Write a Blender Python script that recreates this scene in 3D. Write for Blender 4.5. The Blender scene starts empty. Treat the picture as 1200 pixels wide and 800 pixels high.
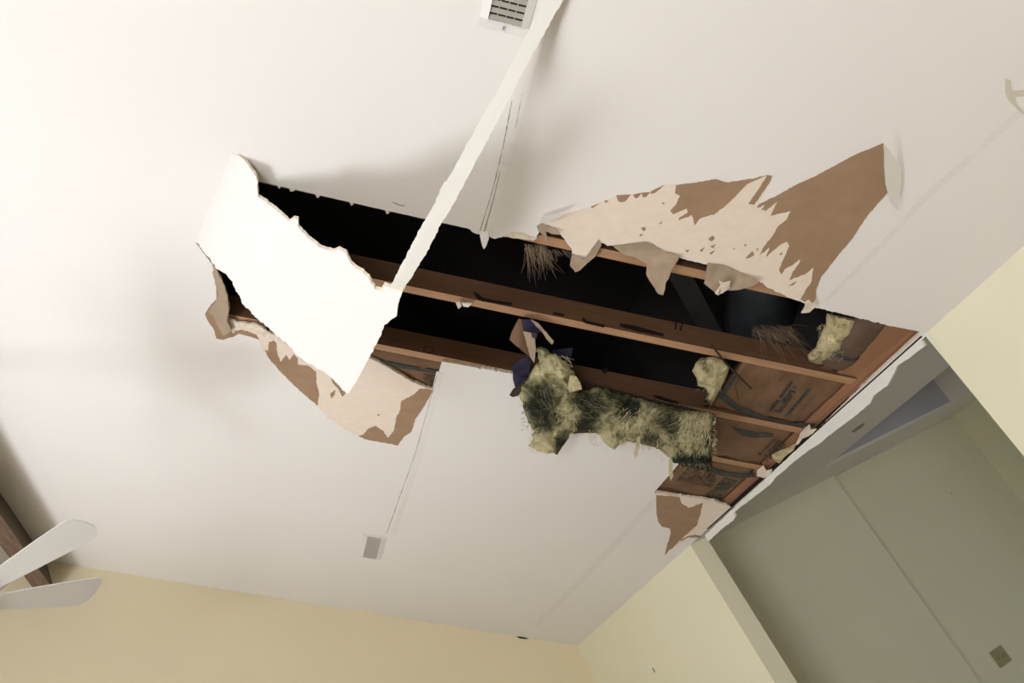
import bpy, bmesh, math, random
from mathutils import Vector, Matrix, noise
from mathutils.geometry import tessellate_polygon, delaunay_2d_cdt
sc = bpy.context.scene
COL = sc.collection
random.seed(7)
# ------------------------------------------------------------ camera
EYE = Vector((0, 0, 1.75))
RM = Matrix(((0.85960869, 0.29620176, -0.4163381), (-0.21455431, -0.53025954, -0.82023854), (-0.46372335, 0.79441132, -0.39226434)))
cd = bpy.data.cameras.new('camera'); cd.sensor_width = 36; cd.lens = 1032 / 1200 * 36; cd.clip_start = 0.02
cam = bpy.data.objects.new('camera', cd); COL.objects.link(cam)
cam.matrix_world = Matrix.Translation(EYE) @ RM.to_4x4(); sc.camera = cam
# ------------------------------------------------------------ world, exposure
w = bpy.data.worlds.new('world'); sc.world = w; w.use_nodes = True
bg = w.node_tree.nodes['Background']; bg.inputs[0].default_value = (0.75, 0.87, 1, 1); bg.inputs[1].default_value = 0.3
sc.view_settings.view_transform = 'Standard'; sc.view_settings.look = 'None'
sc.view_settings.exposure = -0.13; sc.view_settings.gamma = 1; sc.view_settings.use_curve_mapping = False
try:
    sc.cycles.max_bounces = 10; sc.cycles.diffuse_bounces = 8
except Exception: pass
# ------------------------------------------------------------ room dimensions (metres; D = distance to the eave wall)
D = 2.55; S = 0.672; ZE = EYE.z + 0.2205 * D            # eave height
XR = -0.2935 * D; ZR = ZE + (D - XR) * S                # ridge
YA = 2.612 * D; YB = -4.2; XL = -5.6; XH = 1.045 * D
SL = (ZR - ZE) / (XR - XL)
Y0, Y1 = 0.8715 * D, 1.7227 * D                         # opening in the eave wall
def daylight(name, loc, rot, sx, sy, power, col):
    l = bpy.data.lights.new(name, 'AREA'); l.shape = 'RECTANGLE'; l.size = sx; l.size_y = sy; l.energy = power; l.color = col
    o = bpy.data.objects.new(name, l); COL.objects.link(o); o.location = loc; o.rotation_euler = rot; return o
WIN = [(-2.6, -0.2), (0.7, 3.1), (3.4, 6.5)]            # windows in wall_left: y ranges
WZ0, WZ1 = 0.45, 2.32
PW = 8
DAY = (0.965, 0.962, 1.0)
for a, b in WIN:
    daylight('window_daylight', (XL - 0.12, (a + b) / 2, (WZ0 + WZ1) / 2), (0, math.radians(-90), 0), WZ1 - WZ0, b - a, PW * (b - a), DAY)
BW = (-5.3, -3.0)  # unseen back window, added as frontal fill for far wall and ceiling
daylight('window_daylight', ((BW[0] + BW[1]) / 2, YB - 0.12, 1.5), (math.radians(90), 0, 0), BW[1] - BW[0], 1.5, 370, DAY)
daylight('sunlit_patio_light', (-14.0, 9.5, -2.2), (math.radians(180), 0, 0), 8.0, 10.0, 5200, DAY)  # added area light facing up, stands in for outdoor ground bounce
_panel = daylight('sunlit_garden_light', (-10.5, 8.6, 0.0), (0, 0, 0), 5.0, 3.2, 860, DAY)
_panel.rotation_euler = (Vector((0.8, 2.5, 3.3)) - Vector((-10.5, 8.6, 0.0))).to_track_quat('-Z', 'Y').to_euler()        # added outdoor light panel, aimed in through the windows to even the falloff

HFILL = (0.6, 2.2)                                       # fill window added in the unseen right wall to brighten the hall
daylight('hall_window_daylight', (5.60, sum(HFILL) / 2, 1.3), (0, math.radians(90), 0), 1.6, HFILL[1] - HFILL[0], 8, DAY)
# ------------------------------------------------------------ materials
def mat(name, col, rough=0.8, noise_scale=0, amt=0.0, bump=0.0, metal=0, spec=0.3, stretch=None):
    m = bpy.data.materials.new(name); m.use_nodes = True; nt = m.node_tree; b = nt.nodes['Principled BSDF']
    b.inputs['Base Color'].default_value = (*col, 1); b.inputs['Roughness'].default_value = rough
    b.inputs['Metallic'].default_value = metal; b.inputs['Specular IOR Level'].default_value = spec
    if noise_scale:
        tc = nt.nodes.new('ShaderNodeTexCoord'); mp = nt.nodes.new('ShaderNodeMapping'); n = nt.nodes.new('ShaderNodeTexNoise')
        if stretch: mp.inputs['Scale'].default_value = stretch
        n.inputs['Scale'].default_value = noise_scale; n.inputs['Detail'].default_value = 5
        nt.links.new(tc.outputs['Object'], mp.inputs[0]); nt.links.new(mp.outputs[0], n.inputs['Vector'])
        if amt:
            r = nt.nodes.new('ShaderNodeMapRange'); r.inputs[1].default_value = .3; r.inputs[2].default_value = .7
            r.inputs[3].default_value = 1 - amt; r.inputs[4].default_value = 1 + amt
            mx = nt.nodes.new('ShaderNodeVectorMath'); mx.operation = 'SCALE'; mx.inputs[0].default_value = col
            nt.links.new(n.outputs[0], r.inputs[0]); nt.links.new(r.outputs[0], mx.inputs['Scale']); nt.links.new(mx.outputs[0], b.inputs['Base Color'])
        if bump:
            bp = nt.nodes.new('ShaderNodeBump'); bp.inputs['Strength'].default_value = bump; bp.inputs['Distance'].default_value = 0.005
            nt.links.new(n.outputs[0], bp.inputs['Height']); nt.links.new(bp.outputs[0], b.inputs['Normal'])
    return m
M = {}
M['ceil'] = mat('ceiling_paint', (0.80, 0.785, 0.765), 0.9, 1.3, 0.012, 0.0)
M['cream'] = mat('cream_paint', (0.80, 0.78, 0.60), 0.85, 2.0, 0.015)
M['tan'] = mat('tan_paint', (0.75, 0.675, 0.49), 0.85, 2.0, 0.015)
M['white'] = mat('white_paint', (0.76, 0.765, 0.73), 0.7, 8, 0.02)
M['hallceil'] = mat('hall_ceiling_paint', (0.84, 0.80, 0.76), 0.9, 2, 0.01)
M['well'] = mat('well_paint', (0.50, 0.50, 0.56), 0.9, 2, 0.01)  # darker grey-blue, only on the well's far face
M['gyp'] = mat('gypsum', (0.80, 0.70, 0.60), 0.95, 30, 0.03, 0.25)
M['paper'] = mat('brown_backing_paper', (0.34, 0.225, 0.14), 0.9, 14, 0.07, 0.15)
M['greypaper'] = mat('grey_backing_paper', (0.36, 0.28, 0.20), 0.9, 18, 0.08, 0.2)
M['edge'] = mat('broken_gypsum_edge', (0.72, 0.64, 0.54), 0.95, 40, 0.15, 0.5)
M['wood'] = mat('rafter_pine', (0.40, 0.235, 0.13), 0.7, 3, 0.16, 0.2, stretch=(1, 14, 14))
M['darkwood'] = mat('aged_rafter_face', (0.115, 0.058, 0.030), 0.75, 3, 0.14, 0.15, stretch=(1, 14, 14))  # darker copy of the pine: shade of the joist sides put into colour
M['brownwood'] = mat('stained_blocking', (0.27, 0.135, 0.072), 0.75, 3, 0.14, 0.15)
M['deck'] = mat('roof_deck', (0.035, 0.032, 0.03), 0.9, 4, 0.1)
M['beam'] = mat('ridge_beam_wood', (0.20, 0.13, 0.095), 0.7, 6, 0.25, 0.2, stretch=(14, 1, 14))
M['beamface'] = mat('ridge_beam_face', (0.10, 0.08, 0.05), 0.8, 6, 0.2, stretch=(14, 1, 14))  # darker beam wood, shade of all but the underside painted in
M['floor'] = mat('carpet', (0.40, 0.365, 0.32), 0.95, 60, 0.1, 0.4)
M['kraft'] = mat('kraft_facing', (0.175, 0.098, 0.055), 0.65, 7, 0.22, 0.7)
M['darkkraft'] = mat('grey_kraft_wrap', (0.12, 0.078, 0.055), 0.75, 9, 0.3, 0.8)
M['ink'] = mat('printed_ink', (0.05, 0.055, 0.052), 0.7, 40, 0.3)
M['blue'] = mat('blue_vapour_film', (0.028, 0.026, 0.062), 0.45, 20, 0.4, 0.6)
M['vent'] = mat('vent_enamel', (0.74, 0.73, 0.71), 0.45)
M['ventgrey'] = mat('vent_slat_enamel', (0.42, 0.40, 0.36), 0.5)
M['black'] = mat('dark_void', (0.02, 0.02, 0.02), 0.9)
M['crack'] = mat('crack_shadow_gap', (0.34, 0.31, 0.27), 0.95)  # grey of the hairline cracks and the ceiling smudge
M['tapeline'] = mat('lifted_seam_tape', (0.765, 0.75, 0.715), 0.9, 20, 0.03)
M['stain'] = mat('stained_paint', (0.62, 0.59, 0.50), 0.9)
M['scratch'] = mat('scuff_mark', (0.25, 0.23, 0.19), 0.9)
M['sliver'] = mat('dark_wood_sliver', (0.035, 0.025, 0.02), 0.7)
M['split'] = mat('wood_split', (0.012, 0.006, 0.004), 0.9)
M['fibre'] = mat('pale_fibre', (0.26, 0.19, 0.13), 0.9)
M['yfibre'] = mat('yellow_fibre', (0.55, 0.50, 0.30), 0.9)
M['duct'] = mat('dull_duct_jacket', (0.04, 0.045, 0.05), 0.6, 8, 0.25, 0.4)
M['blade'] = mat('fan_blade_white', (0.72, 0.71, 0.68), 0.5)
M['metal'] = mat('brushed_nickel', (0.5, 0.48, 0.45), 0.35, metal=1)
M['plate'] = mat('switch_plate_bronze', (0.36, 0.33, 0.18), 0.6)
M['glass'] = mat('window_frame_white', (0.8, 0.8, 0.78), 0.4)
M['print'] = mat('faded_print', (0.09, 0.062, 0.045), 0.7, 60, 0.4)
def insul(name, base, scale=16, mid=((0.10, 0.10, 0.055), (0.33, 0.31, 0.17))):
    m = bpy.data.materials.new(name); m.use_nodes = True; nt = m.node_tree; b = nt.nodes['Principled BSDF']
    b.inputs['Roughness'].default_value = 1; b.inputs['Specular IOR Level'].default_value = 0.05
    tc = nt.nodes.new('ShaderNodeTexCoord'); n = nt.nodes.new('ShaderNodeTexNoise'); n.inputs['Scale'].default_value = scale; n.inputs['Detail'].default_value = 6
    n.inputs['Distortion'].default_value = 1.2
    n2 = nt.nodes.new('ShaderNodeTexNoise'); n2.inputs['Scale'].default_value = 90; n2.inputs['Detail'].default_value = 4; n2.inputs['Distortion'].default_value = 2
    at = nt.nodes.new('ShaderNodeAttribute'); at.attribute_name = 'mould'
    r = nt.nodes.new('ShaderNodeValToRGB'); e = r.color_ramp.elements
    e[0].position = 0.12; e[0].color = (0.028, 0.032, 0.022, 1); e[1].position = 0.80; e[1].color = (*base, 1)
    x = e.new(0.34); x.color = (*mid[0], 1); x = e.new(0.56); x.color = (*mid[1], 1)
    a1 = nt.nodes.new('ShaderNodeMath'); a1.operation = 'MULTIPLY_ADD'; a1.inputs[1].default_value = 0.75; a1.inputs[2].default_value = 0.10
    a2 = nt.nodes.new('ShaderNodeMath'); a2.operation = 'MULTIPLY_ADD'; a2.inputs[1].default_value = 0.30
    sb = nt.nodes.new('ShaderNodeMath'); sb.operation = 'SUBTRACT'
    L = nt.links
    L.new(tc.outputs['Object'], n.inputs['Vector']); L.new(tc.outputs['Object'], n2.inputs['Vector'])
    L.new(n.outputs[0], a1.inputs[0]); L.new(n2.outputs[0], a2.inputs[0]); L.new(a1.outputs[0], a2.inputs[2])
    L.new(a2.outputs[0], sb.inputs[0]); L.new(at.outputs['Fac'], sb.inputs[1]); L.new(sb.outputs[0], r.inputs[0]); L.new(r.outputs[0], b.inputs['Base Color'])
    bp = nt.nodes.new('ShaderNodeBump'); bp.inputs['Strength'].default_value = 0.8; bp.inputs['Distance'].default_value = 0.01
    L.new(n2.outputs[0], bp.inputs['Height']); L.new(bp.outputs[0], b.inputs['Normal'])
    return m
M['batt'] = insul('mouldy_fibreglass', (0.66, 0.59, 0.36))
M['tuft'] = insul('pale_fibreglass', (0.84, 0.72, 0.44), 16, ((0.22, 0.21, 0.12), (0.52, 0.46, 0.27)))
M['ofibre'] = mat('olive_fibre', (0.22, 0.20, 0.12), 0.9)

# ------------------------------------------------------------ helpers
def tag(o, label=None, cat=None, group=None, kind=None):
    if label: o['label'] = label
    if cat: o['category'] = cat
    if group: o['group'] = group
    if kind: o['kind'] = kind
    return o
def link(name, me, mats, parent=None):
    o = bpy.data.objects.new(name, me); COL.objects.link(o)
    for m in (mats if isinstance(mats, (list, tuple)) else [mats]): me.materials.append(M[m])
    if parent: o.parent = parent; o.matrix_parent_inverse = parent.matrix_world.inverted()
    return o
def empty(name, loc, rot=None):
    o = bpy.data.objects.new(name, None); COL.objects.link(o); o.empty_display_size = 0.1
    o.matrix_world = Matrix.Translation(loc) @ (rot.to_4x4() if rot else Matrix()); return o
def build(name, bm, mats, parent=None, recalc=True, smooth=False):
    if recalc: bmesh.ops.recalc_face_normals(bm, faces=bm.faces[:])
    me = bpy.data.meshes.new(name); bm.to_mesh(me); bm.free()
    if smooth: me.polygons.foreach_set('use_smooth', [True] * len(me.polygons))
    return link(name, me, mats, parent)
NC = Vector((-S, 0, -1)).normalized()          # ceiling normal, into the room
UX = Vector((1, 0, -S)).normalized()
UY = Vector((0, 1, 0))
CROT = Matrix((UX, UY, -NC)).transposed()       # local x down the slope, y along the ridge, z up into the attic
def ray(u, v): return (RM @ Vector((u - 600, 400 - v, -1032))).normalized()
def onplane(u, v, p0, n):
    r = ray(u, v); return EYE + r * ((Vector(p0) - EYE).dot(n) / r.dot(n))
P0 = Vector((D, 0, ZE))
def C(u, v, off=0.0): return onplane(u, v, P0 + NC * off, NC)
def CX(x, y, off=0.0): return Vector((x, y, ZE + (D - x) * S)) + NC * off
def box(bm, x0, x1, y0, y1, z0, z1, mi=0, mtx=None):
    vs = [Vector((x, y, z)) for z in (z0, z1) for y in (y0, y1) for x in (x0, x1)]
    if mtx: vs = [mtx @ v for v in vs]
    vs = [bm.verts.new(v) for v in vs]
    for f in ((0, 2, 3, 1), (4, 5, 7, 6), (0, 1, 5, 4), (2, 6, 7, 3), (0, 4, 6, 2), (1, 3, 7, 5)):
        bm.faces.new([vs[i] for i in f]).material_index = mi
def tube(bm, pts, r, seg=8, r2=None):
    rings = []
    for i, p in enumerate(pts):
        p = Vector(p); t = (Vector(pts[min(i + 1, len(pts) - 1)]) - Vector(pts[max(i - 1, 0)])).normalized()
        a = t.orthogonal().normalized(); b = t.cross(a)
        k = i / (len(pts) - 1); rr = r if r2 is None else r + (r2 - r) * k
        rings.append([bm.verts.new(p + (a * math.cos(j * 2 * math.pi / seg) + b * math.sin(j * 2 * math.pi / seg)) * rr) for j in range(seg)])
    for a, b in zip(rings, rings[1:]):
        for j in range(seg): bm.faces.new((a[j], a[(j + 1) % seg], b[(j + 1) % seg], b[j]))
    bm.faces.new(rings[0][::-1]); bm.faces.new(rings[-1])
def lathe(bm, prof, c, seg=24):
    rings = [[bm.verts.new(Vector(c) + Vector((r * math.cos(j * 2 * math.pi / seg), r * math.sin(j * 2 * math.pi / seg), z))) for j in range(seg)] for r, z in prof]
    for a, b in zip(rings, rings[1:]):
        for j in range(seg): bm.faces.new((a[j], a[(j + 1) % seg], b[(j + 1) % seg], b[j]))
    bm.faces.new(rings[0][::-1]); bm.faces.new(rings[-1])
def jag(poly, amp=1.2, step=3.0, seed=0, closed=True, smooth_edges=()):
    out = []; n = len(poly)
    for i in range(n if closed else n - 1):
        a = Vector(poly[i]).to_2d() if len(poly[i]) > 2 else Vector(poly[i]); b = Vector(poly[(i + 1) % n])
        L = (b - a).length; k = max(1, int(L / step)); nr = Vector((-(b - a).y, (b - a).x)).normalized() if L > 0 else Vector((0, 0))
        for j in range(k):
            p = a + (b - a) * (j / k)
            if j and i not in smooth_edges:
                q = Vector((p.x * 0.23 + seed * 7.3, p.y * 0.23, seed)); s = noise.noise(q) + 0.6 * noise.noise(q * 2.7) + 0.5 * noise.noise(q * 6.1)
                p = p + nr * s * amp
            out.append((p.x, p.y))
    if not closed: out.append(tuple(poly[-1]))
    return out
def inside(p, poly):
    c = False; n = len(poly); x, y = p
    for i in range(n):
        x1, y1 = poly[i]; x2, y2 = poly[i - 1]
        if (y1 > y) != (y2 > y) and x < (x2 - x1) * (y - y1) / (y2 - y1) + x1: c = not c
    return c
def edist(p, poly):
    d = 1e9; q = Vector(p)
    for i in range(len(poly)):
        a = Vector(poly[i - 1]); ab = Vector(poly[i]) - a; l = ab.length_squared
        t = max(0, min(1, (q - a).dot(ab) / l)) if l else 0
        d = min(d, (q - a - ab * t).length)
    return d
def sheet(name, poly, mapf, thick, mats, parent=None, spacing=None, smooth=False, attr=None, backf=None):
    """solid sheet: outline traced in the photograph, put at its own depth by mapf(u, v); thick is real thickness"""
    pts = [Vector(p) for p in poly]; nb = len(pts)
    if spacing:
        us = [p[0] for p in poly]; vs = [p[1] for p in poly]; v = min(vs) + spacing / 2; row = 0
        while v < max(vs):
            u = min(us) + spacing / 2 * (row % 2)
            while u < max(us):
                if inside((u, v), poly) and edist((u, v), poly) > spacing * 0.45: pts.append(Vector((u, v)))
                u += spacing
            v += spacing * 0.87; row += 1
    r = delaunay_2d_cdt(pts, [(i, (i + 1) % nb) for i in range(nb)], [], 1, 0.0001)
    V, F, O = r[0], r[2], r[3]
    bm = bmesh.new(); fr = []; bk = []
    for p in V:
        q = mapf(p.x, p.y); fr.append(bm.verts.new(q))
        bk.append(bm.verts.new(backf(p.x, p.y) if backf else q - NC * thick))
    cnt = {}
    for f in F:
        bm.faces.new([fr[i] for i in f]).material_index = 0
        bm.faces.new([bk[i] for i in reversed(f)]).material_index = min(1, len(mats) - 1) if not isinstance(mats, str) else 0
        for i in range(3):
            e = (f[i], f[(i + 1) % 3]); cnt[tuple(sorted(e))] = cnt.get(tuple(sorted(e)), []) + [e]
    for k, e in cnt.items():
        if len(e) == 1:
            a, b = e[0]; bm.faces.new((fr[b], fr[a], bk[a], bk[b])).material_index = min(2, len(mats) - 1) if not isinstance(mats, str) else 0
    at = None
    if attr:
        at = [attr(p.x, p.y) for p in V for _ in (0, 1)]
    bm.verts.index_update()
    bmesh.ops.recalc_face_normals(bm, faces=bm.faces[:])
    me = bpy.data.meshes.new(name); bm.to_mesh(me); bm.free()
    if at:
        A = me.attributes.new('mould', 'FLOAT', 'POINT'); A.data.foreach_set('value', at)
    if smooth:
        me.polygons.foreach_set('use_smooth', [True] * len(me.polygons))
        try: me.set_sharp_from_angle(angle=math.radians(50))
        except Exception: pass
    return link(name, me, mats if not isinstance(mats, str) else [mats], parent)
def strands(name, specs, m, parent=None, r=0.0006):
    bm = bmesh.new()
    for pts in specs:
        tube(bm, pts, r, 3, r * 0.4)
    o = build(name, bm, m, parent, recalc=False); o['kind'] = 'stuff'; return o
RZ = lambda: random.uniform(-1, 1)

# ------------------------------------------------------------ room shell
def quadwall(name, pts, m, th=0.1, n=None):
    """wall slab from an outline; n = direction away from the room"""
    bm = bmesh.new(); a = [bm.verts.new(p) for p in pts]; b = [bm.verts.new(Vector(p) + Vector(n) * th) for p in pts]
    bm.faces.new(a); bm.faces.new(b[::-1])
    for i in range(len(a)): bm.faces.new((a[i], b[i], b[(i + 1) % len(a)], a[(i + 1) % len(a)]))
    o = build(name, bm, m); tag(o, kind='structure'); return o
bm = bmesh.new(); box(bm, XL - .1, 2.0 * D, YB - .1, YA + .1, -0.1, 0)
tag(build('floor', bm, 'floor'), kind='structure')
quadwall('wall_far', [(XL, YA, 0), (XH, YA, 0), (XH, YA, ZE), (D, YA, ZE), (XR, YA, ZR), (XL, YA, ZE)], 'tan', 0.1, (0, 1, 0))
# wall behind the camera, with the added fill window
def wall_panels(name, m, pieces):
    bm = bmesh.new()
    for p in pieces: box(bm, *p)
    return tag(build(name, bm, m), kind='structure')
wall_panels('wall_back', 'tan', [(XL, BW[0], YB - .1, YB, 0, 3.0), (BW[1], XH, YB - .1, YB, 0, ZE), (BW[0], BW[1], YB - .1, YB, 0, .7), (BW[0], BW[1], YB - .1, YB, 2.3, 3.0),
    (BW[1], D - .3, YB - .1, YB, ZE, 2.5), (XL + 1.5, 1.2, YB - .1, YB, 2.5, 3.2), (-3.4, 0.5, YB - .1, YB, 3.0, 3.7), (-2.4, -.0, YB - .1, YB, 3.7, 4.2)])
ys = [YB] + [v for a in WIN for v in a] + [YA]
pcs = [(XL - .1, XL, ys[i], ys[i + 1], 0, ZE) for i in range(0, len(ys), 2)]
for a, b in WIN: pcs += [(XL - .1, XL, a, b, 0, WZ0), (XL - .1, XL, a, b, WZ1, ZE)]
wall_panels('wall_left', 'cream', pcs)
k = 1
def winframe(mk, a, b, z0, z1):
    global k
    bm = bmesh.new(); t = .05
    for (p, q, r, s) in ((a, b, z0, z0 + t), (a, b, z1 - t, z1), (a, a + t, z0 + t, z1 - t), (b - t, b, z0 + t, z1 - t), ((a + b) / 2 - .02, (a + b) / 2 + .02, z0 + t, z1 - t)): mk(bm, p, q, r, s)
    o = build('window_%d' % k, bm, 'glass'); tag(o, kind='structure'); k += 1
for a, b in WIN: winframe(lambda bm, p, q, r, s: box(bm, XL - .07, XL - .03, p, q, r, s), a, b, WZ0, WZ1)
winframe(lambda bm, p, q, r, s: box(bm, p, q, YB - .07, YB - .03, r, s), BW[0], BW[1], .7, 2.3)  # frame of the added back fill window
# eave wall (right), two pieces either side of the opening
bm = bmesh.new()
box(bm, D, XH, YB, Y0, 0, ZE); box(bm, D, XH, Y1, YA, 0, ZE)
tag(build('wall_right', bm, 'cream'), kind='structure')
# ceiling, far slope
quadwall('ceiling_slope_opposite', [(XR, YB, ZR), (XR, YA, ZR), (XL, YA, ZE), (XL, YB, ZE)], 'ceil', 0.05, (0, 0, 1)).name = 'ceiling.001'

# ------------------------------------------------------------ main ceiling slope with the torn hole
HOLE = [((275, 184), 0), ((286, 190), 0), ((299, 211.5), 0), ((350, 223), 0), ((400, 234.5), 0), ((450, 246), 0), ((500, 257), 0), ((548, 267.5), 0), ((556, 273), 1), ((572, 276), 1), ((580, 280), 1), ((588, 278), 1), ((600, 274), 1),
        ((612, 275), 1), ((622, 279), 1), ((629, 280), 1), ((632, 270), 1), ((645, 267), 1), ((657, 275), 1), ((664, 284), 1), ((669, 290), 1), ((672, 300), 1), ((684, 305), 1), ((692, 295), 1), ((701, 283), 1), ((712, 288), 1), ((734, 288), 1), ((756, 285), 1),
        ((777, 295), 1), ((797, 302), 1), ((812, 306), 1), ((830, 310), 1), ((847, 312), 1), ((867, 321), 1), ((890, 331), 1), ((906, 339), 1), ((922, 348), 1), ((938, 353), 1), ((948, 358), 1), ((960, 361), 1), ((985, 367), 1), ((1020, 376), 1), ((1050, 383), 1), ((1078, 388.5), 0),
        ((1076, 393), 0), ((1040, 426), 0), ((1000, 463), 0), ((950, 510), 0), ((900, 557), 0), ((863, 592), 0), ((857, 594), 1), ((840, 588), 1), ((820, 584), 1), ((795, 581), 1), ((766, 577), 0),
        ((785, 556), 0), ((837, 493), 0), ((760, 474), 0), ((680, 456), 0), ((606, 439), 0), ((560, 431), 1), ((518, 423.5), 0), ((508, 456), 0), ((499, 454), 1), ((482, 447), 1), ((467, 438), 1), ((450, 428), 1), ((434, 420), 1),
        ((400, 412), 1), ((360, 404), 1), ((330, 398), 1), ((305, 388), 1), ((290, 383), 1), ((275, 379), 1), ((267, 374), 1), ((268, 360), 1), ((266, 347), 1), ((260, 332), 1), ((255, 320), 1), ((250, 312), 1), ((243, 302), 1), ((229, 284), 0)]
hp = []
for i in range(len(HOLE)):
    (a, ja) = HOLE[i]; (b, jb) = HOLE[(i + 1) % len(HOLE)]
    hp += jag([a, b], 1.6 if jb else 0.25, 3, seed=3, closed=False)[:-1]
rim = [CX(XR, YB), CX(D, YB), CX(D, YA), CX(XR, YA)]
holes = [C(u, v) for u, v in hp]
tri = tessellate_polygon([[Vector((p.x, p.y, 0)) for p in rim], [Vector((p.x, p.y, 0)) for p in holes]])
bm = bmesh.new(); allp = rim + holes; TH = 0.0127
lo = [bm.verts.new(p) for p in allp]; up = [bm.verts.new(p - NC * TH) for p in allp]
for t in tri:
    bm.faces.new([lo[i] for i in t]); bm.faces.new([up[i] for i in reversed(t)]).material_index = 1
nh = len(rim)
for lst in (list(range(nh)), list(range(nh, len(allp)))):
    for i, a in enumerate(lst):
        b = lst[(i + 1) % len(lst)]; bm.faces.new((lo[a], lo[b], up[b], up[a])).material_index = 2
ceiling = build('ceiling', bm, ['ceil', 'greypaper', 'edge']); tag(ceiling, kind='structure')

def patch(name, poly, m, off, amp=1.0, th=0.0008, seed=1, label=None, step=2.5):
    o = sheet(name, jag(poly, amp * 1.4, 1.8, seed), lambda u, v: C(u, v, off), th, m, ceiling)
    if label: o['label'] = label
    return o
GA = [(629, 266), (633, 262), (648, 255), (662, 250), (692, 242), (710, 234), (722, 229), (740, 227), (760, 225), (780, 216), (792, 217), (800, 216), (817, 214), (837, 210), (852, 214), (870, 211), (885, 209), (899, 205), (905, 206), (903, 212), (889, 239),
      (907, 231), (932, 217), (960, 204), (982, 192), (1005, 180), (1025, 172), (1035, 168), (1036, 178), (1036, 200), (1037, 215), (1040, 226), (1017, 252), (1000, 278), (980, 302), (962, 325), (956, 340), (956, 350), (951, 357), (938, 352), (922, 347), (906, 338), (890, 330), (867, 320), (847, 311),
      (830, 309), (812, 305), (797, 301), (777, 294), (756, 284), (734, 287), (712, 287), (702, 282), (692, 294), (684, 304), (673, 299), (670, 289), (665, 283), (658, 274), (646, 266), (633, 268)]
patch('exposed_gypsum', GA, 'gyp', 0.0010, 0.8)
BRN = [[(792, 217), (791, 227), (797, 229), (792, 240), (785, 247), (789, 251), (805, 244), (806, 249), (796, 255), (795, 258), (811, 252), (814, 265), (820, 256), (832, 252), (836, 252), (848, 243), (860, 232), (875, 216), (895, 207), (899, 205), (885, 209), (870, 211), (852, 214), (837, 210), (817, 214), (800, 216)],
       [(899, 205), (905, 206), (903, 212), (884, 240), (877, 239), (890, 220), (897, 209)],
       [(907, 231), (932, 217), (960, 204), (982, 192), (1005, 180), (1025, 172), (1035, 168), (1036, 178), (1036, 200), (1037, 215), (1040, 226), (1017, 252), (1000, 278), (980, 302), (962, 325), (956, 340), (956, 350), (950, 357), (938, 351), (944, 340), (951, 330), (953, 313), (948, 318), (944, 321), (925, 328), (930, 317), (938, 306), (936, 304),
        (928, 311), (920, 315), (916, 322), (913, 317), (917, 306), (921, 298), (925, 288), (922, 283), (916, 286), (908, 292), (897, 302), (902, 290), (890, 299), (896, 288), (905, 277), (912, 265), (921, 258), (927, 247), (903, 253), (911, 236), (898, 247), (892, 246), (896, 240), (887, 244), (890, 239)],
       [(722, 229), (739, 228), (733, 236), (727, 237), (724, 235)], [(742, 228), (752, 226), (747, 232), (744, 232)], [(752, 226), (762, 225), (757, 231), (753, 231)], [(763, 224), (778, 217), (768, 226), (762, 227)], [(708, 235), (713, 235), (710, 238)], [(692, 242), (703, 238), (694, 244)],
       [(751, 267), (756, 266), (757, 269), (754, 271)], [(749, 275), (754, 274), (751, 277)], [(771, 263), (776, 259), (775, 262)], [(776, 237), (779, 238), (777, 240)],
       [(830, 280), (835, 276), (838, 279), (834, 283)], [(832, 289), (839, 286), (836, 291)], [(831, 297), (838, 293), (834, 298)], [(820, 294), (826, 289), (823, 295)], [(803, 293), (808, 293), (805, 296)], [(874, 302), (882, 294), (884, 299), (876, 303)], [(924, 335), (934, 329), (930, 334)], [(913, 298), (917, 295), (916, 299)],
       [(872, 286), (875, 287), (873, 289)], [(859, 291), (861, 291), (860, 293)], [(886, 292), (889, 291), (888, 294)]]
for i, b in enumerate(BRN):
    patch('torn_backing_paper', b, 'paper', 0.0018, 0.5 if i < 3 else 0.25, seed=i)
GB = [(266, 374), (275, 379), (290, 383), (305, 388), (330, 398), (360, 404), (400, 412), (434, 420), (450, 428), (467, 438), (482, 447), (499, 454), (508, 456), (500, 470), (497, 476), (486, 492), (482, 506), (474, 511), (466, 521), (450, 519), (430, 515), (417, 510), (400, 501), (385, 490), (372, 476), (360, 465), (345, 452), (330, 437), (315, 420), (307, 410), (304, 399), (292, 393), (280, 389), (272, 395), (266, 390)]
patch('exposed_gypsum', GB, 'gyp', 0.0010, 0.6)
BB = [[(320, 399), (324, 402), (325, 415), (329, 424), (335, 416), (339, 422), (344, 415), (349, 420), (349, 427), (362, 429), (370, 435), (371, 450), (374, 462), (372, 475), (360, 465), (345, 452), (330, 437), (315, 420), (310, 410), (314, 411), (315, 401)],
      [(499, 455), (508, 457), (500, 470), (497, 476), (486, 492), (482, 506), (474, 511), (466, 522), (452, 519), (430, 515), (420, 511), (426, 509), (432, 502), (440, 499), (450, 506), (454, 513), (462, 504), (464, 490), (469, 480), (470, 470), (485, 462), (491, 456)],
      [(251, 313), (256, 318), (262, 333), (268, 350), (268, 362), (266, 376), (270, 386), (275, 394), (262, 398), (254, 397), (250, 385), (245, 378), (240, 368), (245, 360), (254, 350), (253, 335), (249, 320)],
      [(272, 395), (275, 388), (284, 386), (300, 392), (304, 398), (292, 394), (280, 391)],
      [(387, 461), (393, 457), (392, 463), (388, 467)], [(442, 486), (445, 485), (444, 488)], [(388, 443), (396, 451), (406, 460), (401, 465), (396, 455), (390, 449)]]
for i, b in enumerate(BB): patch('torn_backing_paper', b, 'paper', 0.0018, 0.5 if i < 3 else 0.2, seed=i + 30)
GC = [(767, 577), (795, 581), (820, 584), (840, 588), (857, 594), (840, 610), (825, 624), (812, 627), (803, 632), (792, 641), (785, 642), (779, 649), (785, 630), (786, 620), (776, 617), (771, 611)]
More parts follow.
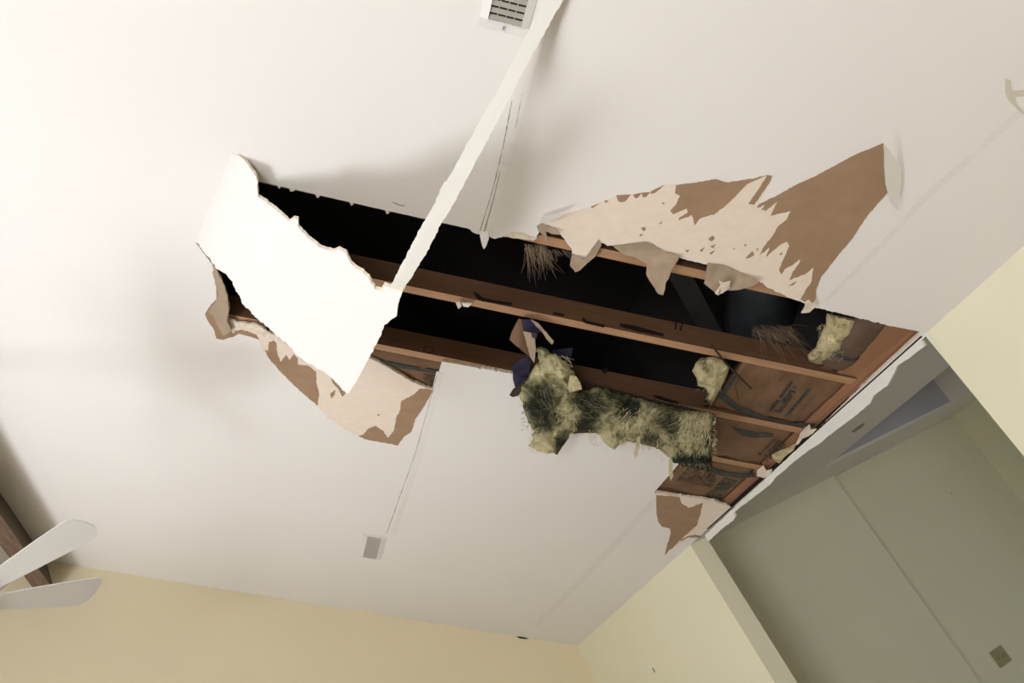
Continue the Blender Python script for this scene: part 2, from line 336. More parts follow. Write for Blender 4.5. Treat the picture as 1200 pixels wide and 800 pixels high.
patch('exposed_gypsum', GC, 'gyp', 0.0010, 0.6)
patch('torn_backing_paper', [(769, 580), (796, 582), (799, 590), (807, 595), (824, 589), (820, 605), (817, 615), (800, 630), (790, 640), (779, 650), (781, 642), (786, 625), (785, 619), (776, 617), (771, 611), (769, 597)], 'paper', 0.0018, 0.6, seed=50)
patch('torn_backing_paper', [(797, 633), (806, 628), (815, 626.5), (822, 628), (820, 630), (806, 629.5), (798, 634)], 'paper', 0.0018, 0.2, seed=51)

# seams: joint tape and hairline cracks
def strip(name, pts, wpx, m, off, parent=ceiling, th=0.0008, amp=0.3):
    L = []; R = []
    for i, p in enumerate(pts):
        a = Vector(pts[max(0, i - 1)]); b = Vector(pts[min(len(pts) - 1, i + 1)]); t = (b - a).normalized(); n = Vector((-t.y, t.x)); wi = wpx[i] if isinstance(wpx, (list, tuple)) else wpx
        L.append(tuple(Vector(p) + n * wi / 2)); R.append(tuple(Vector(p) - n * wi / 2))
    return sheet(name, jag(L + R[::-1], amp, 4, 5), lambda u, v: C(u, v, off), th, m, parent)
strip('joint_tape', [(640, 0), (617, 85), (600, 160), (585, 220), (571, 276)], [22, 20, 17, 15, 12], 'tapeline', 0.0009)
strip('crack', [(600, 118), (590, 170), (578, 220), (562, 272)], 0.9, 'crack', 0.0012, amp=.6)
strip('crack', [(612, 110), (604, 150)], 0.5, 'crack', 0.0012, amp=.3)
strip('crack', [(586, 200), (578, 235), (566, 276)], [0.5, 1.0, 1.6], 'crack', 0.0013, amp=.5)
strip('joint_tape', [(516, 436), (492, 530), (461, 626)], [9, 8, 6], 'tapeline', 0.0008, th=.0006)
strip('crack', [(512, 440), (487, 530), (453, 625)], 0.6, 'crack', 0.0010, amp=.3)
strip('joint_tape', [(768, 585), (700, 660), (628, 733)], [8, 7, 5], 'tapeline', 0.0008, th=.0006)
strip('joint_tape', [(1200, 128), (1080, 235), (1030, 290), (965, 355)], [9, 8, 7, 6], 'tapeline', 0.0008, th=.0006)
strip('crack', [(460, 237), (467, 240), (474, 241.5)], 0.8, 'scratch', 0.0010)
# stain ring at the right edge
bmr = [(1178, 92), (1184, 94), (1186, 106), (1196, 106), (1210, 104), (1210, 112), (1190, 114), (1192, 122), (1206, 137), (1196, 132), (1182, 118), (1178, 108)]
sheet('water_stain', jag(bmr, .6, 3, 9), lambda u, v: C(u, v, .001), .0006, 'stain', ceiling)
# ragged nubs along the straight edge of the hole
for (u, v, s) in ((342, 220, 5), (372, 229, 3), (412, 238.5, 2.5), (454, 248.5, 2.5), (327, 219, 2)):
    sheet('paper_nub', jag([(u - s, v - 2), (u + s, v), (u + s * .5, v + s * .8), (u - s * .3, v + s * .9)], .5, 2, u), lambda a, b: C(a, b, .0015), .001, 'tapeline', ceiling)

# ------------------------------------------------------------ torn paper and board hanging at the hole edges
def hang(name, poly, m, f, label, cat='torn paper', amp=.6, th=.0012, spacing=3, group=None, seed=2, mats=None):
    o = sheet(name, jag(poly, amp, 2.2, seed), lambda u, v: C(u, v, f(u, v)), th, mats or m, None, spacing, True)
    return tag(o, label, cat, group)
def nz(u, v, s=.08, a=.006): return a * noise.noise(Vector((u * s, v * s, 3)))
hang('torn_paper_flap', [(671, 297), (684, 304), (692, 294), (701, 281), (705, 286), (698, 300), (690, 307), (679, 317), (674, 319), (668, 311), (669, 303)], 'greypaper', lambda u, v: .004 + max(0, v - 300) * .0012 + nz(u, v), 'small brown paper tongue under the pale gypsum tooth, left of the long dripping tongue')
hang('torn_paper_flap', [(718, 288), (734, 286), (756, 284), (765, 286), (777, 294), (796, 300), (795, 304), (787, 316), (784, 325), (780, 332), (779, 340), (777, 346), (771, 344), (766, 336), (760, 327), (757, 320), (758, 309), (752, 306), (744, 301), (732, 299), (725, 294)], 'greypaper', lambda u, v: .004 + max(0, v - 295) * .0016 + nz(u, v), 'large grey-brown paper tongue hanging to a point across the upper joist')
hang('torn_paper_flap', [(829, 308), (847, 310), (867, 319), (891, 330), (880, 336), (863, 340), (853, 340), (842, 346), (837, 342), (825, 332), (827, 322)], 'greypaper', lambda u, v: .004 + max(0, v - 318) * .0010 + nz(u, v), 'broad grey paper flap with a white gypsum lump on its lower edge')
hang('gypsum_lump', [(841, 340), (845, 335), (843, 331), (849, 333), (856, 331), (855, 338), (848, 342), (842, 346), (838, 344)], 'edge', lambda u, v: .034 + nz(u, v, .3, .01), 'white gypsum lump stuck on the broad grey paper flap', 'plaster lump', th=.008)
hang('torn_paper_flap', [(629, 265), (635, 262), (645, 265), (652, 269), (657, 275), (646, 274), (640, 271), (642, 287), (637, 276), (631, 271)], 'greypaper', lambda u, v: .003 + max(0, v - 266) * .001 + nz(u, v), 'small grey paper curl with a thin spike at the left end of the torn band')
hang('torn_paper_flap', [(632, 262), (634, 254), (648, 251), (666, 247), (660, 251), (654, 256), (645, 259)], 'ceil', lambda u, v: .003 + max(0, 262 - v) * .0015, 'small white lifted paint lip above the left end of the torn band', amp=.4)
hang('torn_paper_flap', [(1036, 168), (1043, 178), (1049, 186), (1056, 200), (1057, 215), (1053, 232), (1053, 247), (1045, 238), (1041, 227), (1038, 214), (1036, 195)], 'ceil', lambda u, v: .003 + max(0, 1060 - u) * .0013, 'white curled paint-paper flap at the sharp right tip of the torn band', amp=.3)
hang('gypsum_lump', [(944, 355), (948, 352), (953, 356), (956, 352), (958, 358), (953, 362), (949, 366), (939, 367), (943, 360)], 'edge', lambda u, v: .008 + nz(u, v, .3, .004), 'cream gypsum crumb at the bottom corner of the big brown torn area', 'plaster lump', th=.006)
hang('torn_paper_flap', [(590, 277), (600, 272), (612, 273), (622, 277), (629, 279), (625, 282), (612, 280), (600, 279)], 'edge', lambda u, v: .002, 'ragged chalky lip of board just right of the hanging tape seam', amp=.8)
hang('tape_point', [(561, 270), (572, 272), (573, 279), (570, 288), (567, 292), (565, 288), (563, 279)], 'tapeline', lambda u, v: .003 + max(0, v - 272) * .001, 'pointed end of seam tape hanging over the upper hole edge', 'torn tape', amp=.2)
hang('torn_paper_flap', [(248, 306), (252, 313), (256, 320), (262, 333), (266, 345), (268, 362), (266, 376), (271, 388), (262, 394), (254, 380), (250, 370), (243, 366), (254, 352), (256, 343), (252, 330), (250, 318)], 'greypaper', lambda u, v: .003 + .018 * max(0, min(1, (u - 246) / 20)), 'brown folded paper flap at the far left corner of the hole', amp=.8)
hang('broken_board_edge', [(266, 374), (280, 378), (300, 380), (320, 392), (342, 400), (338, 404), (320, 398), (300, 391), (285, 387), (272, 382)], 'edge', lambda u, v: .003 + .006 * noise.noise(Vector((u * .2, v * .2, 0))), 'crumbling gypsum edge under the left end of the hanging slab', 'broken drywall', amp=1.2, th=.008)

# big folded slab of drywall
SLAB = [(272, 180), (280, 182), (290, 192), (300, 207), (302, 215), (302, 230), (325, 247), (339, 260), (344, 256), (349, 257), (350, 267), (362, 280), (377, 291), (390, 295), (397, 292), (405, 296), (412, 310), (432, 325), (439, 339), (446, 341), (450, 334), (458, 338), (472, 341),
        (467, 355), (465, 370), (450, 381), (447, 392), (440, 405), (432, 420), (417, 448), (408, 461), (400, 455), (392, 445), (377, 434), (362, 426), (347, 415), (336, 402), (325, 394), (310, 380), (300, 372), (287, 359), (275, 337), (266, 322), (252, 313), (247, 305), (229, 282)]
ha, hb = Vector((272, 180)), Vector((229, 282)); hn = Vector((hb - ha).yx); hn = Vector((abs(hn.x), abs((hb - ha).x))).normalized()
def slaboff(u, v):
    d = max(0.0, (Vector((u, v)) - ha).dot(hn)); t = d / 235.0
    return 0.0012 + 0.62 * t * t / (t + 0.22)
sp = []
for i in range(len(SLAB)):
    a, b = SLAB[i], SLAB[(i + 1) % len(SLAB)]; last = i == len(SLAB) - 1
    sp += jag([a, b], 0 if last or 28 <= i <= 29 else (1.9 if i > 29 else 1.0), 2.2, 4, closed=False)[:-1]
slab = sheet('drywall_slab', sp, lambda u, v: C(u, v, slaboff(u, v)), 0.012, ['ceil', 'greypaper', 'edge'], None, 9, True)
tag(slab, 'large white sheet of drywall folded down from the ceiling on the left of the hole', 'drywall slab')
# long strip of paper tape from the slab corner up to the ceiling
LE = [(700, -78), (672, -50), (637, 0), (622, 30), (604, 65), (587, 100), (565, 137), (553, 160), (540, 182), (531, 200), (519, 217), (505, 247), (496, 261), (483, 286), (472, 307), (457, 336)]
RE = [(472, 341), (480, 328), (487, 317), (500, 296), (509, 279), (517, 262), (533, 236), (550, 204), (552, 200), (564, 178), (575, 157), (597, 117), (612, 86), (621, 68), (632, 50), (645, 25), (659, 2), (690, -42), (714, -74)]
def tapeoff(u, v):
    t = max(0, min(1, (v + 78) / (340 + 78.0))); return 0.003 + (slaboff(465, 338) - .002) * t ** 1.9
tp = sheet('paper_tape_strip', jag(LE, 1.3, 2.5, 8, False) + jag(RE, 1.6, 2.5, 9, False), lambda u, v: C(u, v, tapeoff(u, v)), .0015, ['white', 'tapeline'], None, 8, True)
tag(tp, 'long white strip of joint tape hanging diagonally from ceiling to slab corner', 'torn tape')

# ------------------------------------------------------------ joists (top chords) behind the board
def joist(y0, y1, x0, x1, label, marks=()):
    c0 = CX(0, 0)
    t = empty('ceiling_joist', CX(x1 - .05, (y0 + y1) / 2, -TH), CROT)
    L0 = (Vector(CX(x0, 0)) - CX(x1 - .05, 0)).dot(UX); L1 = (Vector(CX(x1, 0)) - CX(x1 - .05, 0)).dot(UX)
    hw = (y1 - y0) / 2; bm = bmesh.new()
    box(bm, L0, L1, -hw, hw, 0.001, 0.090)
    bmesh.ops.bevel(bm, geom=bm.edges[:], offset=.002, segments=1)
    bmesh.ops.recalc_face_normals(bm, faces=bm.faces[:])
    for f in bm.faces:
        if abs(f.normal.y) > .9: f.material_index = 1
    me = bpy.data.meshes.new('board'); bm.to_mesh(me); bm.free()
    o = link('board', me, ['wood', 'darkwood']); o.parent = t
    tag(t, label, 'joist', 'joists over the hole')
    for poly in marks:
        q = [onplane(u, v, (0, y0, 0), Vector((0, 1, 0))) for u, v in poly]
        bm = bmesh.new(); a = [bm.verts.new(p + Vector((0, -.0025, 0))) for p in q]; b = [bm.verts.new(p + Vector((0, .002, 0))) for p in q]
        bm.faces.new(a); bm.faces.new(b[::-1])
        for i in range(len(a)): bm.faces.new((a[i], b[i], b[(i + 1) % len(a)], a[(i + 1) % len(a)]))
        build('wood_split', bm, 'split', t)
    return t
Yj = lambda a: a * D
X1 = D - .04
j1 = joist(Yj(.846), Yj(.8632), XR + .1, X1, 'topmost joist along the upper torn edge of the hole')
j2 = joist(Yj(1.012), Yj(1.0285), XR + .1, X1, 'joist crossing the open middle of the hole with splits in its side',
      [[(554, 341), (559, 344), (566, 349), (580, 352), (600, 355), (600, 358), (580, 355), (565, 353), (558, 349)],
       [(648, 366), (661, 368), (661, 370.5), (648, 368.5)], [(683, 372), (688, 376), (709, 381), (708, 383.5), (686, 378.5), (682, 376)],
       [(726, 379), (740, 381), (778, 391), (777, 394), (750, 389), (727, 382.5)], [(519, 314), (520.5, 314), (520.5, 318), (519, 318)], [(791, 377), (793, 377), (792, 386), (790.5, 386)], [(799, 379), (800, 379), (798, 388), (796, 387)]])
j3 = joist(Yj(1.178), Yj(1.195), XR + .1, X1, 'joist just above the hanging yellow insulation',
      [[(708, 431), (712, 432), (712, 436), (709, 438), (705, 435)], [(765, 463), (772, 464), (795, 471), (794, 473), (780, 470), (768, 466)]])
# knot ring of joist 3
bm = bmesh.new(); kc = onplane(502, 410, (0, Yj(1.178) - .001, 0), Vector((0, 1, 0))); ring = []
for i in range(24):
    a = i / 24 * 2 * math.pi; ring.append(kc + Vector((math.cos(a) * .019, 0, math.sin(a) * .014)))
tube(bm, ring + ring[:1], .0016, 5); build('knot', bm, 'split', j3)
j4 = joist(Yj(1.329), Yj(1.346), XR + .1, X1, 'short exposed joist at the lower right, below the insulation')
j5 = joist(Yj(1.500), Yj(1.517), XR + .1, X1, 'lowest joist at the bottom edge of the right-hand gap')
# plates at the eave
bm = bmesh.new(); Y5 = Yj(1.62)
bmh = bmesh.new(); box(bmh, D + .001, XH, Y0, Y1, ZE, ZE + .017); tag(build('trim_4', bmh, 'white'), kind='structure')
t = empty('wall_top_plate', (D - .04, Yj(1.25), ZE), None)
box(bm, D + .001, XH, Y0 - .1, Yj(1.70), ZE + .019, ZE + .057); build('board', bm, 'brownwood', t); t['category'] = 'top plate'; t['label'] = 'brown wooden plate running along the lower right edge of the hole'
# rim board face seen in the top right corner of the hole
bm = bmesh.new(); pts = [CX(D * .951, Yj(.80), -.024), CX(D * .992, Yj(.80), -.016), CX(D * .992, Yj(1.62), -.016), CX(D * .984, Yj(1.62), -.022), CX(D * .980, Yj(1.029), -.024), CX(D * .958, Yj(1.028), -.024)]
a = [bm.verts.new(p) for p in pts]; b = [bm.verts.new(p - NC * .03) for p in pts]; bm.faces.new(a); bm.faces.new(b[::-1])
for i in range(6): bm.faces.new((a[i], b[i], b[(i + 1) % 6], a[(i + 1) % 6]))
o = build('blocking_board', bm, 'brownwood'); tag(o, 'orange-brown blocking board in the right-hand corner of the hole', 'blocking')
# attic volume: deck and ends
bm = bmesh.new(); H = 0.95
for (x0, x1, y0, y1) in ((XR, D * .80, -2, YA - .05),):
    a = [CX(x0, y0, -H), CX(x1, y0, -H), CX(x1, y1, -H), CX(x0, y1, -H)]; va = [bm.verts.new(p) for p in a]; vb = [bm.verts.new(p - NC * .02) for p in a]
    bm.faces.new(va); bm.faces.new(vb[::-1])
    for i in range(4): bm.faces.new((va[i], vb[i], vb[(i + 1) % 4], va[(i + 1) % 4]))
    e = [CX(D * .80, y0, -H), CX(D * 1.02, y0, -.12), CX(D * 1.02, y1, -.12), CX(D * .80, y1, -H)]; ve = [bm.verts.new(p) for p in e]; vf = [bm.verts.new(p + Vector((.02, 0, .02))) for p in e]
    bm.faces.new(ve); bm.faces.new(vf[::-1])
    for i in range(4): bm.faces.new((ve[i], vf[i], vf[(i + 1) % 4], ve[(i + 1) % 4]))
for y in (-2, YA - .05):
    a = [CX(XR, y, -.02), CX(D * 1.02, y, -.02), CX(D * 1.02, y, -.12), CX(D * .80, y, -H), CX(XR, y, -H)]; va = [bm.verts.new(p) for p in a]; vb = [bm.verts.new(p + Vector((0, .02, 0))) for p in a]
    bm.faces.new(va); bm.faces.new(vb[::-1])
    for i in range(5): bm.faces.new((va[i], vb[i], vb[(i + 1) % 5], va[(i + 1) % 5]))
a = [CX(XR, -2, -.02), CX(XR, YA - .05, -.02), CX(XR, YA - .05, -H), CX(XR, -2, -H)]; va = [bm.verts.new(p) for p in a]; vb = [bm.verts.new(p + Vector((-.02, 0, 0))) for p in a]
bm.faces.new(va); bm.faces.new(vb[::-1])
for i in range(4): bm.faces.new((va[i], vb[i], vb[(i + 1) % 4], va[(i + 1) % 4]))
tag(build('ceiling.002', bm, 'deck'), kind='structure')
# dim flexible duct and a web board in the attic
bm = bmesh.new(); rr = []
p1 = C(900, 300, -.50); p2 = C(880, 430, -.45)
rings = []
dirv = (p2 - p1).normalized(); aa = dirv.orthogonal().normalized(); bb = dirv.cross(aa); Ls = (p2 - p1).length
for i in range(61):
    q = p1 - dirv * .12 + dirv * (Ls + .24) * i / 60; r0 = .15 + .008 * (i % 2)
    rings.append([bm.verts.new(q + (aa * math.cos(j / 24 * 6.2832) + bb * math.sin(j / 24 * 6.2832)) * r0) for j in range(24)])
for a, b in zip(rings, rings[1:]):
    for j in range(24): bm.faces.new((a[j], a[(j + 1) % 24], b[(j + 1) % 24], b[j]))
tag(build('attic_duct', bm, 'duct', smooth=True), 'dim grey duct deep in the dark gap behind the paper flaps', 'duct')
bm = bmesh.new(); q1 = C(790, 310, -.35); q2 = C(850, 420, -.35); d = (q2 - q1).normalized(); n2 = NC.cross(d).normalized()
vs = []
for z in (0, -.04):
    for s in (-.045, .045):
        for (q, e) in ((q1 - d * .3, 0), (q2 + d * .3, 0)): vs.append(bm.verts.new(q + n2 * s + NC * z))
for f in ((0, 1, 3, 2), (4, 6, 7, 5), (0, 4, 5, 1), (2, 3, 7, 6), (0, 2, 6, 4), (1, 5, 7, 3)): bm.faces.new([vs[i] for i in f])
tag(build('truss_web', bm, 'deck'), 'barely visible diagonal board inside the dark attic left of the duct', 'truss')

# ------------------------------------------------------------ kraft-faced batts
def batt(x0, x1, y0, y1, off, label, seed, bulge=.012):
    nx, ny = 40, 14; bm = bmesh.new(); c = CX((x0 + x1) / 2, (y0 + y1) / 2, -.05)
    t = empty('kraft_batt', c, CROT); top = []
    inv = t.matrix_world.inverted(); G = []
    def f(x, y):
        i = (x - x0) / (x1 - x0); j = (y - y0) / (y1 - y0)
        s = math.sin(math.pi * min(1, max(0, j))) ** .5
        return min(-.0142, -off - .012 + bulge * s + .010 * noise.noise(Vector((x * 14, y * 14, seed))) + .005 * noise.noise(Vector((x * 45, y * 45, seed))))
    for i in range(nx + 1):
        row = []
        for j in range(ny + 1):
            x = x0 + (x1 - x0) * i / nx; y = y0 + (y1 - y0) * j / ny; row.append(bm.verts.new(inv @ CX(x, y, f(x, y))))
        G.append(row)
    B = [[bm.verts.new(inv @ CX(x0 + (x1 - x0) * i / nx, y0 + (y1 - y0) * j / ny, -.078)) for j in range(ny + 1)] for i in range(nx + 1)]
    for i in range(nx):
        for j in range(ny):
            bm.faces.new((G[i][j], G[i + 1][j], G[i + 1][j + 1], G[i][j + 1])); bm.faces.new((B[i][j], B[i][j + 1], B[i + 1][j + 1], B[i + 1][j]))
    for i in range(nx):
        for (j) in (0, ny): bm.faces.new((G[i][j], G[i + 1][j], B[i + 1][j], B[i][j]))
    for j in range(ny):
        for i in (0, nx): bm.faces.new((G[i][j], G[i][j + 1], B[i][j + 1], B[i][j]))
    bmesh.ops.recalc_face_normals(bm, faces=bm.faces[:]); me = bpy.data.meshes.new('kraft_facing'); bm.to_mesh(me); bm.free()
    me.polygons.foreach_set('use_smooth', [True] * len(me.polygons))
    o = link('kraft_facing', me, 'kraft'); o.parent = t; tag(t, label, 'insulation')
    return t, f
def printed(t, f, poly, m='ink', name='printed_stripe', amp=.4):
    """ink band that follows the bulging facing"""
    def mp(u, v):
        p = C(u, v, 0)
        for _ in range(3): p = C(u, v, f(p.x, p.y) + .0035)
        return p
    o = sheet(name, jag(poly, amp, 3, 6), mp, .0004, m, None, 4, True); o.parent = t; o.matrix_parent_inverse = t.matrix_world.inverted(); return o
def textblock(t, f, cu, cv, du, dv, eu, ev, rows, cols, m='ink', seed=1):
    """rows of small worn marks: print too faded to read"""
    rnd = random.Random(seed); bm = bmesh.new()
    for r in range(rows):
        c = 0.0
        while c < cols:
            wd = rnd.uniform(.3, .75)
            if rnd.random() < .85:
                q = []
                for (a, b) in ((c, r), (c + wd * .8, r), (c + wd * .8, r + .6), (c, r + .6)):
                    u = cu + du * a / cols + eu * b / rows; v = cv + dv * a / cols + ev * b / rows
                    p = C(u, v, 0)
                    for _ in range(3): p = C(u, v, f(p.x, p.y) + .0045)
                    q.append(p)
                a = [bm.verts.new(p) for p in q]; b = [bm.verts.new(p - NC * .0008) for p in q]
                bm.faces.new(a); bm.faces.new(b[::-1])
                for i in range(4): bm.faces.new((a[i], b[i], b[(i + 1) % 4], a[(i + 1) % 4]))
            c += wd
    o = build('faded_print', bm, m, t); o['kind'] = 'stuff'; return o
b23, f23 = batt(Yj(.845), Yj(.978), Yj(1.030), Yj(1.176), .012, 'brown kraft-faced batt with block of faded print, between the two middle joists', 1, .004)
printed(b23, f23, [(846, 455), (851, 463), (865, 474), (885, 484), (905, 490), (930, 495), (955, 496), (955, 499), (930, 499), (903, 495), (882, 489), (862, 480), (848, 470), (842, 466), (838, 462)])
printed(b23, f23, [(845, 462), (852, 450), (862, 438), (865, 440), (856, 453), (850, 464)])
textblock(b23, f23, 926, 447, -27, 36, 11, 5, 2, 8, seed=3)
textblock(b23, f23, 929, 458, -20, 28, 6, 2, 1, 9, seed=5)
printed(b23, f23, [(949, 455), (951, 457), (921, 488), (919, 487)], amp=.1)
textblock(b23, f23, 946, 456, -24, 30, 4, 2, 1, 9, seed=6)
b34, f34 = batt(Yj(.80), Yj(.978), Yj(1.197), Yj(1.327), .008, 'crumpled kraft-faced batt right of the hanging insulation', 2, .006)
printed(b34, f34, [(856, 499), (868, 503), (885, 506), (905, 508), (905, 512), (885, 513), (868, 510)])
textblock(b34, f34, 908, 512, -20, 20, 14, 10, 3, 6, m='print', seed=8)
b34b, f34b = batt(Yj(.30), Yj(.495), Yj(1.197), Yj(1.327), .008, 'kraft-faced batt strip seen left of the cut panel corner, with blue-grey stripe', 4, .004)
printed(b34b, f34b, [(428, 418), (440, 420), (470, 427), (500, 432), (520, 435), (520, 439), (500, 436), (470, 431), (445, 426), (432, 423)])
textblock(b34b, f34b, 496, 438, 22, 4, -3, 14, 6, 6, m='print', seed=12)
b45, f45 = batt(Yj(.84), Yj(.978), Yj(1.348), Yj(1.498), .008, 'dark kraft-faced batt with printed columns at the bottom of the hole', 3, .004)
printed(b45, f45, [(832, 546), (850, 553), (870, 555), (885, 554), (885, 559), (868, 560), (848, 558), (834, 553)])
textblock(b45, f45, 808, 545, 36, 8, -16, 18, 14, 3, m='print', seed=9)
textblock(b45, f45, 848, 560, 16, 3, -22, 22, 9, 5, m='ink', seed=10)
# upright kraft-wrapped end in the upper right bay
def roll(px0, px1, r, mats, name, sq=.6, start=0):
    pass
bm = bmesh.new(); A0 = CX(Yj(.942), Yj(.85), -.06); A1 = CX(Yj(.948), Yj(1.000), -.045); ring0 = []
for i in range(25):
    k2 = i / 24; q = A0.lerp(A1, k2); row = []
    for j in range(20):
        a = j / 20 * 6.2832; x = math.cos(a); z = math.sin(a)
        ex = .060 * (abs(x) ** .7) * (1 if x > 0 else -1); ez = .040 * (abs(z) ** .7) * (1 if z > 0 else -1); taper = 1 if i < 22 else 1 - (i - 21) * .07
        p = q + UX * ex * taper + NC * ez * taper + NC * .005 * noise.noise(q * 30 + Vector((j * .5, 0, 0)))
        row.append(bm.verts.new(p))
    ring0.append(row)
for a, b in zip(ring0, ring0[1:]):
    for j in range(20): bm.faces.new((a[j], a[(j + 1) % 20], b[(j + 1) % 20], b[j]))
bm.faces.new(ring0[0][::-1]); bm.faces.new(ring0[-1])
tk = empty('kraft_batt', A0.lerp(A1, .5)); tag(tk, 'kraft-wrapped roll end with a dark stripe in the right-hand corner bay', 'insulation')
build('kraft_facing', bm, 'darkkraft', tk, smooth=True)
bm = bmesh.new(); row2 = []
for i in range(5):
    q = A0.lerp(A1, .73 + .012 * i); row = []
    for j in range(20):
        a = j / 20 * 6.2832; x = math.cos(a); z = math.sin(a)
        row.append(bm.verts.new(q + UX * .0625 * (abs(x) ** .7) * (1 if x > 0 else -1) + NC * .0425 * (abs(z) ** .7) * (1 if z > 0 else -1) + NC * .005 * noise.noise(q * 30 + Vector((j * .5, 0, 0)))))
    row2.append(row)
for a, b in zip(row2, row2[1:]):
    for j in range(20): bm.faces.new((a[j], a[(j + 1) % 20], b[(j + 1) % 20], b[j]))
build('printed_stripe', bm, 'ink', tk, smooth=True)

# ------------------------------------------------------------ loose fibreglass
def fluff(name, poly, base, bulge, mats, label, blobs=(), sp=3.2, seed=0, parent=None, streak=None, amp=1.5, base_f=None, thick=.05, bias=0.0):
    pj = jag(poly, amp, 2.5, seed)
    def mp(u, v):
        e = edist((u, v), pj); q = Vector((u * .07, v * .07, seed)); k2 = min(1, e / 14.0) ** .5
        b0 = base_f(u, v) if base_f else base
        return C(u, v, b0 + bulge * k2 + (.020 * noise.noise(q) + .012 * noise.noise(q * 2.5) + .006 * noise.noise(q * 6)) * min(1, e / 4))
    def at(u, v):
        s = 0
        for (bu, bv, br, st) in blobs:
            d = math.hypot(u - bu, v - bv) + 6 * noise.noise(Vector((u * .12, v * .12, bu))); s += st * max(0, min(1, 1.3 - d / br))
        return max(-.25, min(.5, s + bias))
    return tag(sheet(name, pj, mp, thick, mats, parent, sp, True, at, backf=lambda u, v: C(u, v, (base_f(u, v) if base_f else base) - .004)), label, None if parent else 'insulation')
BP = [(627, 408), (634, 406), (643, 411), (655, 418), (663, 425), (668, 430), (675, 441), (681, 449), (683, 457), (678, 459), (700, 453), (730, 462), (760, 470), (790, 478), (815, 482), (832, 484), (837, 487), (835, 500), (833, 520), (834, 530), (832, 552), (820, 549), (800, 545), (787, 541), (784, 536), (778, 531), (768, 523), (757, 520), (745, 518), (734, 517), (728, 520), (720, 527), (711, 521), (704, 512), (698, 505), (685, 504), (670, 506),
      (665, 515), (657, 525), (652, 531), (645, 531), (632, 528), (619, 522), (625, 512), (622, 500), (617, 489), (613, 478), (609, 465), (609, 455), (620, 440), (626, 430), (632, 422)]
tb = empty('fibreglass_batt', C(720, 490, .05)); tag(tb, 'long yellow fibreglass batt with black mould drooping below the joist', 'insulation')
blobs = [(636, 462, 20, .34), (640, 485, 20, .34), (630, 480, 14, .25), (640, 500, 10, .25), (683, 470, 14, .34), (697, 476, 14, .36), (690, 485, 9, .4), (735, 481, 14, .42), (742, 476, 9, .4), (727, 468, 12, .22), (712, 465, 14, .18), (785, 490, 15, .3), (790, 504, 12, .34), (760, 512, 9, .42), (768, 520, 8, .4), (680, 500, 12, .4), (692, 502, 12, .42), (812, 544, 12, .6), (798, 542, 12, .6), (826, 544, 12, .6), (655, 520, 8, .35), (660, 512, 8, .4), (828, 520, 7, .35), (824, 510, 8, .2), (615, 475, 6, .35),
         (665, 495, 22, -.12), (655, 425, 25, -.16), (640, 520, 16, -.2), (710, 512, 14, -.12), (815, 505, 16, -.14), (822, 492, 12, -.12), (740, 500, 14, -.08), (624, 440, 10, -.2)]
fl = fluff('glass_wool', BP, .055, .055, 'batt', None, blobs, 2.4, 3, tb, amp=2.6, bias=.06, base_f=lambda u, v: .03 + .0008 * max(0, v - 440))
def hairs(name, n, centre, spread, dirv, L, r, m, parent, off, curl=.25, seed=1):
    rnd = random.Random(seed); sp = []
    for i in range(n):
        u = centre[0] + rnd.uniform(-1, 1) * spread[0]; v = centre[1] + rnd.uniform(-1, 1) * spread[1]
        p = C(u, v, off + rnd.uniform(0, .02)); l = L * rnd.uniform(.4, 1.1); g = C(u + dirv[0] * 10, v + dirv[1] * 10, off) - C(u, v, off); g.normalize()
        g = (g + Vector((rnd.uniform(-1, 1), rnd.uniform(-1, 1), rnd.uniform(-1, 1))) * curl).normalized(); c2 = Vector((rnd.uniform(-1, 1), rnd.uniform(-1, 1), rnd.uniform(-1, 1))) * l * .15
        sp.append([p + g * l * k / 4 + c2 * (k / 4) ** 2 for k in range(5)])
    return strands(name, sp, m, parent, r)
for hi, (hn_, hc, hs, hd, hl, hm) in enumerate([(110, (706, 512), (16, 9), (.2, 1), .045, 'yfibre'), (60, (628, 512), (8, 12), (-.5, .8), .03, 'yfibre'), (120, (800, 520), (30, 14), (.1, 1), .06, 'yfibre'),
        (160, (815, 500), (18, 14), (-.35, 1), .08, 'yfibre'), (90, (745, 492), (20, 14), (-.7, 1), .07, 'yfibre'), (90, (650, 480), (20, 30), (.4, 1), .05, 'ofibre'), (70, (665, 490), (12, 18), (-.3, 1), .06, 'yfibre'),
        (60, (650, 425), (14, 10), (.8, .7), .05, 'yfibre'), (80, (700, 478), (24, 12), (1, .3), .05, 'ofibre'), (90, (790, 495), (24, 14), (-1, .3), .05, 'ofibre'), (60, (760, 505), (14, 10), (.1, 1), .05, 'ofibre'),
        (70, (633, 524), (13, 5), (-.2, 1), .03, 'yfibre'), (60, (760, 518), (16, 4), (.1, 1), .04, 'ofibre'), (70, (724, 516), (10, 4), (0, 1), .04, 'yfibre'), (50, (617, 485), (4, 18), (-1, .3), .02, 'ofibre'), (60, (815, 545), (18, 4), (.1, 1), .03, 'ofibre'), (50, (836, 515), (2, 22), (1, .2), .015, 'yfibre'), (80, (820, 505), (14, 22), (-.1, 1), .05, 'ofibre')]):
    hairs('loose_fibres', hn_, hc, hs, hd, hl, .0009, hm, tb, .115 + .0008 * max(0, hc[1] - 450), .35, seed=hi + 2)
strip2 = lambda nm, poly, m, o0, par, amp=.4, th=.003: sheet(nm, jag(poly, amp, 3, 2), lambda u, v: C(u, v, o0), th, m, par, 5, True)
strip2('dangling_wisp', [(746, 500), (750, 500), (750, 520), (747, 533), (744, 537), (743, 532), (746, 518)], 'yfibre', .12, tb)
strip2('dangling_wisp', [(784, 534), (789, 536), (788, 548), (789, 558), (786, 563), (784, 556), (784, 546)], 'yfibre', .12, tb)
